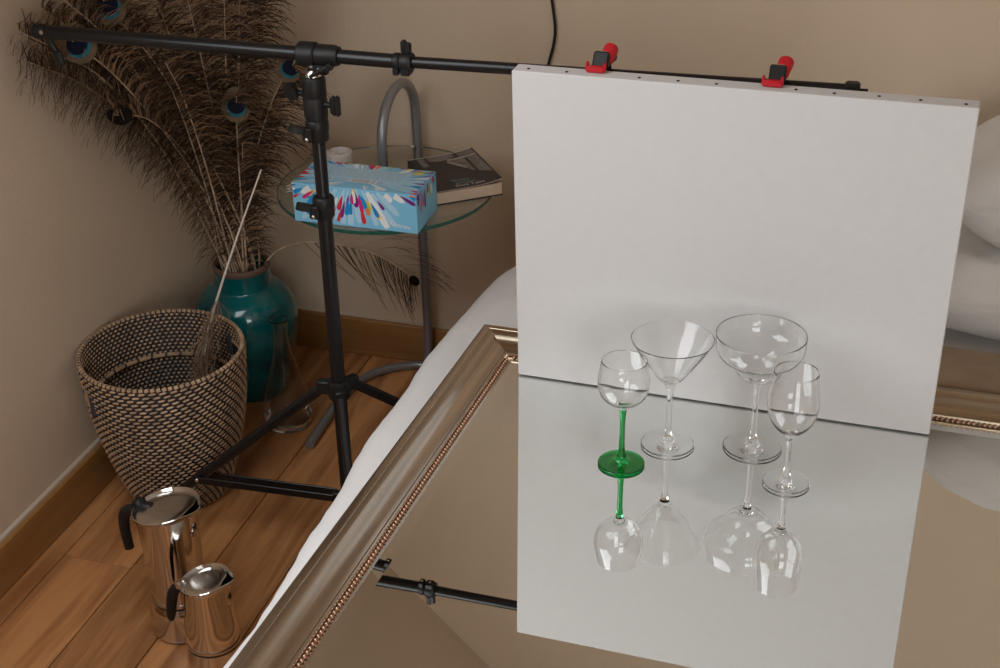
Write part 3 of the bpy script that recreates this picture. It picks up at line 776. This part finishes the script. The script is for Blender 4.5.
for i in range(46):
    a = i * .75; rad = .011 + .005 * math.sin(i * 1.7); pts.append(V(rad * math.cos(a), rad * 1.25 * math.sin(a), .003 + .011 * (i / 46) + .003 * math.sin(i * 2.3)))
m.tube(smooth_path(pts, 3), .0015, 6)
o = m.build('coiled_cord', 'beadglass', angle=80); o.location = (-1.045, 2.105, TZ + .0005); tag(o, 'small tangle of clear cream cord on glass table beside the tissue box', 'cord')

# ------------------------------------------------------------------ vase
VX, VY = -1.239, 2.222
vz = thing('vase', 'turquoise glazed ceramic vase with a bare brown rim, full of feathers', 'vase', (VX, VY, 0))
prof_o = smooth_path([V(r_, 0, z_) for r_, z_ in ((.066, 0), (.072, .004), (.083, .045), (.095, .095), (.103, .145), (.1045, .175), (.099, .205), (.085, .228), (.066, .2405), (.0585, .246), (.0572, .258), (.0568, .284))], 6)
pi_ = [(.0500, .284), (.0505, .255), (.062, .236), (.090, .200), (.095, .16), (.075, .04), (0, .012)]
m = MB(); m.lathe([(0, .002)] + [(q.x, q.z) for q in prof_o] + pi_, 56); m.build('body', 'vase', vz, angle=60)
m = MB(); m.lathe([(.0569, .2835), (.0578, .288), (.0574, .2945), (.0540, .2965), (.0505, .294), (.0498, .284)], 56); m.build('rim', 'clay', vz, angle=60)

# ------------------------------------------------------------------ glass carafe
cf = MB()
co = smooth_path([V(r_, 0, z_) for r_, z_ in ((.040, 0), (.0455, .005), (.0490, .030), (.0475, .060), (.040, .095), (.029, .130), (.0195, .165), (.0155, .195), (.0155, .222), (.0185, .241))], 5)
ci = smooth_path([V(r_, 0, z_) for r_, z_ in ((.0172, .241), (.0142, .222), (.0142, .195), (.0182, .165), (.0277, .130), (.0387, .095), (.0460, .060), (.0475, .030), (.0435, .008), (0, .006))], 5)
cf.lathe([(0, .001)] + [(q.x, q.z) for q in co] + [(.0178, .2418)] + [(q.x, q.z) for q in ci], 48)
o = cf.build('glass_carafe', 'oldglass', angle=60); o.location = (-1.108, 2.108, .0002)
tag(o, 'empty clear glass carafe standing on the floor by the turquoise vase', 'carafe')

# ------------------------------------------------------------------ basket
KX, KY, KH = -1.2145, 1.852, .298
bs = thing('woven_basket', 'round black and tan woven rattan basket standing on the wooden floor', 'basket', (KX, KY, 0))
def kr(z):
    P_ = [(0, .090), (.03, .102), (.08, .1175), (.14, .1315), (.20, .1415), (.26, .147), (.31, .149)]
    for i in range(len(P_) - 1):
        if z <= P_[i + 1][0]:
            t = (z - P_[i][0]) / (P_[i + 1][0] - P_[i][0]); return P_[i][1] * (1 - t) + P_[i + 1][1] * t
    return P_[-1][1]
SLOT = (math.radians(222), math.radians(42)); SW = .27; SZ0, SZ1 = .232, .264
def in_slot(q, z, pad=0.):
    if not (SZ0 - pad < z < SZ1 + pad): return False
    for s_ in SLOT:
        d = (q - s_ + PI) % (2 * PI) - PI
        if abs(d) < SW + pad * 6: return True
    return False
ROWS = 39; RH = KH / ROWS; NS = 72
m = MB(); TH = .0075
for i in range(ROWS):
    z0, z1 = i * RH, (i + 1) * RH; zm = (z0 + z1) / 2; r0 = kr(zm)
    for j in range(NS):
        q0, q1 = 2 * PI * j / NS, 2 * PI * (j + 1) / NS
        if in_slot((q0 + q1) / 2, zm): continue
        ring = [(r0 - TH * .35, z0), (r0 - .0008, z0 + RH * .3), (r0, zm), (r0 - .0008, z0 + RH * .7), (r0 - TH * .35, z1), (r0 - TH * .7, z1), (r0 - TH + .0006, z0 + RH * .65), (r0 - TH + .0006, z0 + RH * .35), (r0 - TH * .7, z0)]
        n = len(ring)
        vs = [V(a * math.cos(q), a * math.sin(q), b) for q in (q0, q1) for a, b in ring]
        m.add(vs, [(k, n + k, n + (k + 1) % n, (k + 1) % n) for k in range(n)])
m.lathe([(0, .004), (.089, .004), (.089, .008), (0, .008)], 48)
m.build('wall_coils', 'bwall', bs, angle=70)
def stitch(m, q, z, r_, dirn, ln, wd, slant):
    c, s_ = math.cos(q), math.sin(q); T_ = V(-s_, c, 0); N_ = V(c, s_, 0) * dirn; U_ = V(0, 0, 1)
    P_ = V(c * r_, s_ * r_, z); A = T_ * math.cos(slant) + U_ * math.sin(slant); Bv = U_ * math.cos(slant) - T_ * math.sin(slant)
    h = ln / 2
    vs = [P_ - A * h, P_ - A * h * .6 + Bv * wd / 2, P_ + A * h * .6 + Bv * wd / 2, P_ + A * h, P_ + A * h * .6 - Bv * wd / 2, P_ - A * h * .6 - Bv * wd / 2, P_ - A * h * .55 + N_ * .0018, P_ + A * h * .55 + N_ * .0018]
    f = [(0, 6, 1), (1, 6, 7, 2), (2, 7, 3), (3, 7, 4), (4, 7, 6, 5), (5, 6, 0)]
    if dirn > 0: f = [t[::-1] for t in f]
    m.add(vs, f)
for side in (1, -1):
    m = MB(); rs_ = random.Random(9)
    for i in range(ROWS):
        zm = (i + .5) * RH; r_ = kr(zm) + (.0002 if side > 0 else -TH - .0002)
        n = 52 if side > 0 else 84
        for j in range(n):
            q = 2 * PI * (j - i * (.36 if side > 0 else .5)) / n + rs_.uniform(-.004, .004)
            if in_slot(q, zm, .004): continue
            L_ = 2 * PI * r_ / n * (.80 if side > 0 else .66)
            stitch(m, q, zm, r_, side, L_, RH * (.62 if side > 0 else .60), .16 * side)
    o = m.build('outer_stitches' if side > 0 else 'inner_stitches', 'stitch', bs, angle=20); o['kind'] = 'stuff'
# rim coil with wraps, slot bindings, inner ledge ring
m = MB(); R_ = kr(KH) - TH / 2
m.tube([V(R_ * math.cos(2 * PI * i / 96), R_ * math.sin(2 * PI * i / 96), KH + .001) for i in range(96)], .0036, 10, closed=True); m.build('rim_coil', 'bwall', bs)
m = MB()
for i in range(92):
    q = 2 * PI * i / 92; c = V(R_ * math.cos(q), R_ * math.sin(q), KH + .002); t_ = V(-math.sin(q), math.cos(q), .25)
    m.tube([c - t_ * .0032, c + t_ * .0032], .0041, 8)
o = m.build('rim_stitches', 'stitch', bs); o['kind'] = 'stuff'
for s_ in SLOT:
    m = MB()
    for zz in (SZ0 - .001, SZ1 + .001):
        m.tube([V((kr(zz) - TH / 2) * math.cos(s_ + SW * (k / 8 - 1)), (kr(zz) - TH / 2) * math.sin(s_ + SW * (k / 8 - 1)), zz) for k in range(17)], .0048, 8)
    m.build('handle_edge', 'stitch', bs)
    for e in (-1, 1):
        q = s_ + e * SW * 1.06; m = MB()
        for k in range(3):
            m.tube([V((kr(.25) - TH / 2) * math.cos(q + e * k * .026) + 0, (kr(.25) - TH / 2) * math.sin(q + e * k * .026), SZ0 - .010 + k * .003), V((kr(.25) - TH / 2) * math.cos(q + e * k * .026), (kr(.25) - TH / 2) * math.sin(q + e * k * .026), SZ1 + .010 - k * .003)], .0064, 8)
        m.build('handle_binding', 'bwrap', bs)
m = MB(); R_ = kr(.212) - TH - .004
m.tube([V(R_ * math.cos(2 * PI * i / 80), R_ * math.sin(2 * PI * i / 80), .214) for i in range(80)], .0042, 8, closed=True)
lr = m.build('inner_ledge_ring', 'stitch', bs)
m = MB()
for i in range(30):
    q = 2 * PI * i / 30; c = V(R_ * math.cos(q), R_ * math.sin(q), .214); t_ = V(-math.sin(q), math.cos(q), .3); m.tube([c - t_ * .0022, c + t_ * .0022], .0050, 8)
o = m.build('ring_wraps', 'bwrap', lr); o['kind'] = 'stuff'

# ------------------------------------------------------------------ feather in the basket
fb = thing('tail_feather', 'single feather with a bare white quill leaning in the woven basket', 'feather', (-1.130, 1.905, .05))
q0, q1 = V(-1.028, 1.95, .628), V(-1.150, 1.928, .330)
qb = V(-1.172, 1.905, .20)
path = [q0, q0.lerp(q1, .5) + V(-.003, 0, 0), q1, q1.lerp(qb, .5) + V(-.004, 0, 0), qb]
sp = smooth_path(path, 6)
m = MB(); m.tube(sp, [.0014 + .0012 * min(1, i / 12) for i in range(len(sp))], 8); m.build('quill', 'white_quill', fb, off=fb.location)
m = MB(); rt = random.Random(4)
for i in range(280):
    t = rt.uniform(0, 1) ** .8; a = sp[int(10 + t * (len(sp) - 13))]
    d = (qb - q1).normalized(); s_ = V(rt.gauss(0, 1), rt.gauss(0, .6), 0) * .013
    p0 = a; p1 = a + d * .025 + s_ * .8; p2 = a + d * .055 + s_ * (.7 + rt.random() * .4)
    w_ = .0009; sd = V(1, -.3, 0) * w_
    m.add([p0 - sd, p0 + sd, p1 + sd, p1 - sd, p2], [(0, 1, 2, 3), (3, 2, 4)])
o = m.build('downy_barbs', 'tuft', fb, off=fb.location, smooth=False); o['kind'] = 'stuff'

# ------------------------------------------------------------------ moka pots
def sq(r_, z_): return (r_, z_)
def moka(label, loc, H, rb, rw, rt_, seam, rz, handle, lean):
    t = thing('moka_pot', label, 'moka pot', loc); t.rotation_euler = (0, 0, rz)
    b = smooth_path([V(r_, 0, z_) for r_, z_ in ((rb * .94, .001), (rb, .006), (rb * 1.0, seam * .35), (rb * .95, seam * .75), (rw * 1.02, seam))], 6)
    MB().lathe([(0, .0005)] + [(q.x, q.z) for q in b] + [(rw * .9, seam + .0005)], 48).build('boiler', 'steel', t, angle=50)
    MB().lathe([(rw * .95, seam - .001), (rw * 1.015, seam), (rw * 1.015, seam + .0035), (rw * .95, seam + .0045)], 48).build('gasket_ring', 'gasket', t, angle=50)
    MB().lathe([(rw * .96, seam + .004), (rw * 1.035, seam + .0045), (rw * 1.035, seam + .009), (rw * 1.0, seam + .011)], 48).build('seam_band', 'lid', t, angle=50)
    sl = .16      # rim rises towards the spout (+x)
    def shp(x, y, z, q):
        k = max(0., (z - (H - .055)) / .055)
        zz = z + sl * x * k ** 1.2
        xx = x + max(0, math.cos(q)) ** 14 * .008 * k ** 2
        return xx, y, zz
    u = smooth_path([V(r_, 0, z_) for r_, z_ in ((rw * 1.0, seam + .011), (rw * .995, seam + .03), ((rw + rt_) / 2, (seam + H) / 2), (rt_, H - .016), (rt_ * 1.02, H - .008), (rt_ * 1.13, H))], 6)
    prof_ = [(q.x, q.z) for q in u] + [(rt_ * 1.10, H + .0008), (rt_ * 1.03, H - .003), (rt_ * .98, H - .006), (rt_ * .96, H - .03)]
    MB().lathe(prof_, 56, shape=shp).build('upper_body', 'steel', t, angle=50)
    ld = MB().lathe([(rt_ * 1.0, H - .005), (rt_ * .93, H - .0035), (rt_ * .6, H - .0022), (0, H - .0015)], 48, shape=lambda x, y, z, q: (x - max(0, math.cos(q)) ** 10 * .006 * (1 if x * x + y * y > (rt_ * .7) ** 2 else 0), y, z + sl * x)).build('lid', 'lid', t, angle=60)
    # external spout bulge
    m = MB(); m.lathe([(0, .0), (.006, .003), (.0085, .012), (.008, .022), (.004, .034), (0, .036)], 20, (rt_ * .93, 0, H - .048), shape=None); m.build('spout_bulge', 'steel', t, angle=60)
    if handle == 'long':
        m = MB(); m.box((-rt_ * .92, 0, H - .004 - sl * rt_ * .9), (.040, .017, .013), bev=.004); m.box((-rt_ * 1.06, 0, H - .010), (.018, .020, .022), bev=.005); m.build('lid_knob', 'plastic', t)
        hp = smooth_path([V(-rt_ * .98, 0, H - .026), V(-rt_ - .016, 0, H - .026), V(-rt_ - .034, 0, H - .034), V(-rt_ - .041, 0, H - .054), V(-rt_ - .042, 0, H - .080), V(-rt_ - .040, 0, H - .108)], 5)
        m = MB(); m.tube(hp, [.0105 - .0025 * i / len(hp) for i in range(len(hp))], 12); m.box((-rt_ * 1.0, 0, H - .050), (.005, .012, .055), bev=.002); m.build('handle', 'plastic', t)
    else:
        m = MB(); m.box((-rt_ * 1.16, 0, H - .006 - sl * rt_), (.020, .012, .007), rot=Euler((0, -.5, 0)).to_matrix(), bev=.002); m.tube([V(-rt_ * 1.2, -.008, H - .016), V(-rt_ * 1.2, .008, H - .016)], .0045, 10); m.build('hinge', 'lid', t)
        hp = smooth_path([V(-rt_ * 1.12, 0, H - .014), V(-rt_ - .013, 0, H - .022), V(-rt_ - .022, 0, H - .036), V(-rt_ - .027, 0, H - .056), V(-rt_ - .031, 0, H - .080), V(-rt_ - .032, 0, H - .090)], 5)
        n_ = len(hp); m = MB(); m.tube(hp, [.0045 + .0045 * math.sin(PI * min(1, .1 + i / n_ * .9)) for i in range(n_)], 12); m.box((-rt_ * 1.0, 0, H - .035), (.004, .010, .045), bev=.0015); m.build('handle', 'plastic', t)
    return t
moka('tall polished steel moka pot with curved black handle on the floor', (-1.020, 1.5005, .0), .242, .0535, .0440, .0475, .064, -.10, 'long', 0)
moka('short polished steel moka pot with hinged lid standing before the taller one', (-.920, 1.424, .0), .178, .0455, .0418, .0350, .056, .10, 'short', 0)

# ------------------------------------------------------------------ peacock feathers
VM = V(VX, VY, .285)
def ribbon(m, pts, w0, w1, side):
    n = len(pts); vs = []
    for i, p_ in enumerate(pts):
        w_ = w0 + (w1 - w0) * i / (n - 1); vs += [p_ - side * w_, p_ + side * w_]
    m.add(vs, [(2 * i, 2 * i + 1, 2 * i + 3, 2 * i + 2) for i in range(n - 1)])
def feather(path, label, group, rng, eye=None, eye_r=.021, start=.24, nb=150, blen=.085, comb=False, face=None, droop=.35, back=False, pale=False):
    sp = smooth_path(path, 10); n = len(sp); root = sp[0]
    t = thing('peacock_feather', label, 'feather', root, group); off = t.location
    m = MB(); m.tube(sp, [.0026 - .0018 * i / n for i in range(n)], 6); m.build('shaft', 'shaft', t, off=off, angle=80)
    m = MB()
    camdir = (V(0, 0, 1.52) - sp[n // 2]).normalized()
    for s_ in (-1, 1):
        for k in range(nb):
            u = start + (1 - start) * ((k + rng.random()) / nb) ** .72
            i = min(n - 2, int(u * (n - 1))); p0 = sp[i].lerp(sp[i + 1], u * (n - 1) - i)
            T_ = (sp[i + 1] - sp[i]).normalized()
            F_ = face if face is not None else camdir
            Sd = T_.cross(F_).normalized() * s_
            L_ = blen * (.55 + .6 * math.sin(PI * min(1, u * .9 + .05))) * rng.uniform(.7, 1.25)
            if not comb: L_ *= .42 + .62 * u
            if u > .9: L_ *= 1 - .35 * (u - .9) / .1
            jit = .12 if comb else .30
            J = V(rng.gauss(0, 1), rng.gauss(0, 1), rng.gauss(0, 1)) * jit
            fwd = .55 if not comb else .75
            if comb:
                d0 = (Sd * .9 + T_ * fwd + J * .6 + F_ * .12 * rng.random()).normalized()
                d1 = (Sd * .35 + T_ * .85 + J * .9 + V(0, 0, -droop) * (1 + rng.random())).normalized()
            else:
                d0 = (Sd * .75 + T_ * .70 + J * .45 + F_ * .2 * rng.random()).normalized()
                d1 = (Sd * .55 + T_ * .10 + J * .7 + V(0, 0, -1) * rng.uniform(.3, 1.3)).normalized()
            P5 = [p0]
            for q in range(5):
                w_ = (q / 4) ** 1.2; P5.append(P5[-1] + (d0 * (1 - w_) + d1 * w_).normalized() * L_ * .24)
            m.cur = 1 if rng.random() < .38 else 0
            ribbon(m, P5, .0013 if comb else .0014, .0004 if comb else .0006, (T_ * .8 + F_.cross(d0) * .6).normalized())
    for q in range(len(m.v)):           # keep the barbs inside the room corner
        a, b, c = m.v[q]; m.v[q] = (max(a, XL + .004), min(b, YB - .004), c)
    o = m.build('barbs', ['barb', 'barb2'], t, off=off, smooth=False); o['kind'] = 'stuff'
    if eye is not None or eye_r > 0:
        e = sp[-1] - (sp[-1] - sp[-4]).normalized() * eye_r * .9
        N_ = (face if face is not None else (V(0, 0, 1.52) - e).normalized()); N_ = N_.normalized()
        T_ = (sp[-1] - sp[-5]); T_ = (T_ - N_ * T_.dot(N_)).normalized(); X_ = T_.cross(N_)
        m = MB()
        def disc(rx, ry, dy, o_, mi, cup=.0, notch=0):
            m.cur = mi; k = 28; vs = [e + N_ * o_ + T_ * dy]
            for i in range(k):
                a = 2 * PI * i / k; rr_ = 1.
                if notch: rr_ = 1 - .35 * max(0, math.cos(a - PI * 1.5)) ** 8
                vs.append(e + N_ * (o_ + cup) + X_ * rx * rr_ * math.cos(a) + T_ * (dy + ry * rr_ * math.sin(a)))
            m.add(vs, [(0, 1 + i, 1 + (i + 1) % k) for i in range(k)])
        R_ = eye_r
        if back:
            disc(R_ * 1.0, R_ * 1.25, 0, .004, 0, -.003)
            m.build('eye', ['eye_d'], t, off=off, smooth=False)
        else:
            disc(R_ * 1.12, R_ * 1.34, -.001, .0022, 1); disc(R_ * 1.07, R_ * 1.28, -.001, .0027, 2); disc(R_ * .74, R_ * .72, -R_ * .28, .0034, 3); disc(R_ * .66, R_ * .60, -R_ * .14, .0040, 4)
            m.build('eye', ['barb', 'eye_g', 'eye_b', 'eye_t', 'eye_n'], t, off=off, smooth=False)
    return t
rf = random.Random(42)
G1 = 'peacock feathers standing in the turquoise vase'
L_EYE = 'peacock feather with a blue eye spot standing in the turquoise vase'
L_BRN = 'brown peacock feather stem with loose frayed barbs standing in the turquoise vase'
def arc(tip, bow=.06, sag=0.):
    tip = Vector(tip); a = rf.uniform(0, 2 * PI); rad = rf.uniform(.008, .040)
    m0 = VM + V(math.cos(a) * rad, math.sin(a) * rad, 0); foot = V(VX - math.cos(a) * .03, VY - math.sin(a) * .03, .06)
    d = tip - m0; up = V(0, 0, 1) * bow
    return [foot, m0, m0 + d * .35 + up, m0 + d * .70 + up * .9, tip + V(0, 0, -sag)]
eyes = [((-1.262, 1.905, .928), .027, 'peacock feather in the vase whose blue eye shows just above the boom arm'), ((-1.262, 1.80, .888), .026, 'peacock feather in the vase whose blue eye hangs beside the boom end hook'), ((-1.138, 2.095, .700), .024, 'peacock feather in the vase whose small blue eye shows between boom arm and quills'), ((-1.018, 2.10, .775), .022, 'peacock feather in the vase whose blue eye peeps out behind the ball head')]
for tip, er, lb in eyes: feather(arc(tip), lb, G1, rf, eye_r=er, blen=.085)
feather(arc((-1.262, 1.895, .725), .09), 'peacock feather showing the dark back of its eye, standing in the vase', None, rf, eye_r=.017, back=True, blen=.08)
tips = [(-1.30, 1.80, .86), (-1.32, 1.83, .92), (-1.28, 1.82, .95), (-1.33, 1.86, .83), (-1.335, 1.79, .845), (-1.33, 1.775, .90), (-1.345, 1.82, .87), (-1.30, 1.86, .93), (-1.27, 1.95, .80), (-1.22, 1.98, .96), (-1.18, 2.02, .98), (-1.20, 2.10, .93), (-1.14, 2.10, .90), (-1.25, 2.05, .86), (-1.12, 2.14, .95), (-1.12, 2.16, .88), (-1.09, 2.19, .95),
        (-1.31, 1.90, .88), (-1.24, 1.86, 1.0), (-1.16, 2.20, 1.0), (-1.26, 2.12, .75), (-1.20, 2.15, .70), (-1.12, 2.17, .66), (-1.27, 2.04, .72), (-1.22, 2.08, .64), (-1.15, 2.12, .60), (-1.32, 1.98, .86), (-1.25, 1.93, .88), (-1.19, 1.96, .80), (-1.21, 2.0, .74)]
for tp in tips: feather(arc(tp, rf.uniform(.05, .11) if tp[1] < 1.95 else rf.uniform(.03, .07)), L_BRN, G1, rf, eye_r=0, nb=84, blen=rf.uniform(.060, .085), start=.40 if tp[1] < 2.0 else .28)
# the drooping feather beside the vase
feather([V(VX + .02, VY + .005, .16), V(VX + .045, VY + .012, .285), V(-1.150, 2.285, .3165), V(-1.06, 2.31, .315), V(-.985, 2.32, .298), V(-.93, 2.325, .268), V(-.897, 2.325, .240)], 'drooping peacock feather with comb-like barbs hanging out under the glass table', None, rf, eye_r=.010, back=True, start=.36, nb=42, blen=.088, comb=True, face=V(.25, -1, .15).normalized(), droop=.30)
m = MB(); rt = random.Random(14)
for i in range(16):
    c = V(rt.uniform(-.012, .012), rt.uniform(-.012, .012), .001); d = V(rt.uniform(-.3, .9), rt.uniform(.2, 1), 0) * .03
    ribbon(m, [c, c + d * .5 + V(0, 0, .004 + rt.random() * .01), c + d + V(0, 0, .003)], .0006, .0003, V(.7, -.7, 0))
o = m.build('feather_tuft', 'barb', smooth=False); o.location = (-.845, 1.99, .0005); tag(o, 'small dark tuft of feather barbs lying on the floor behind the stand', 'feather tuft')
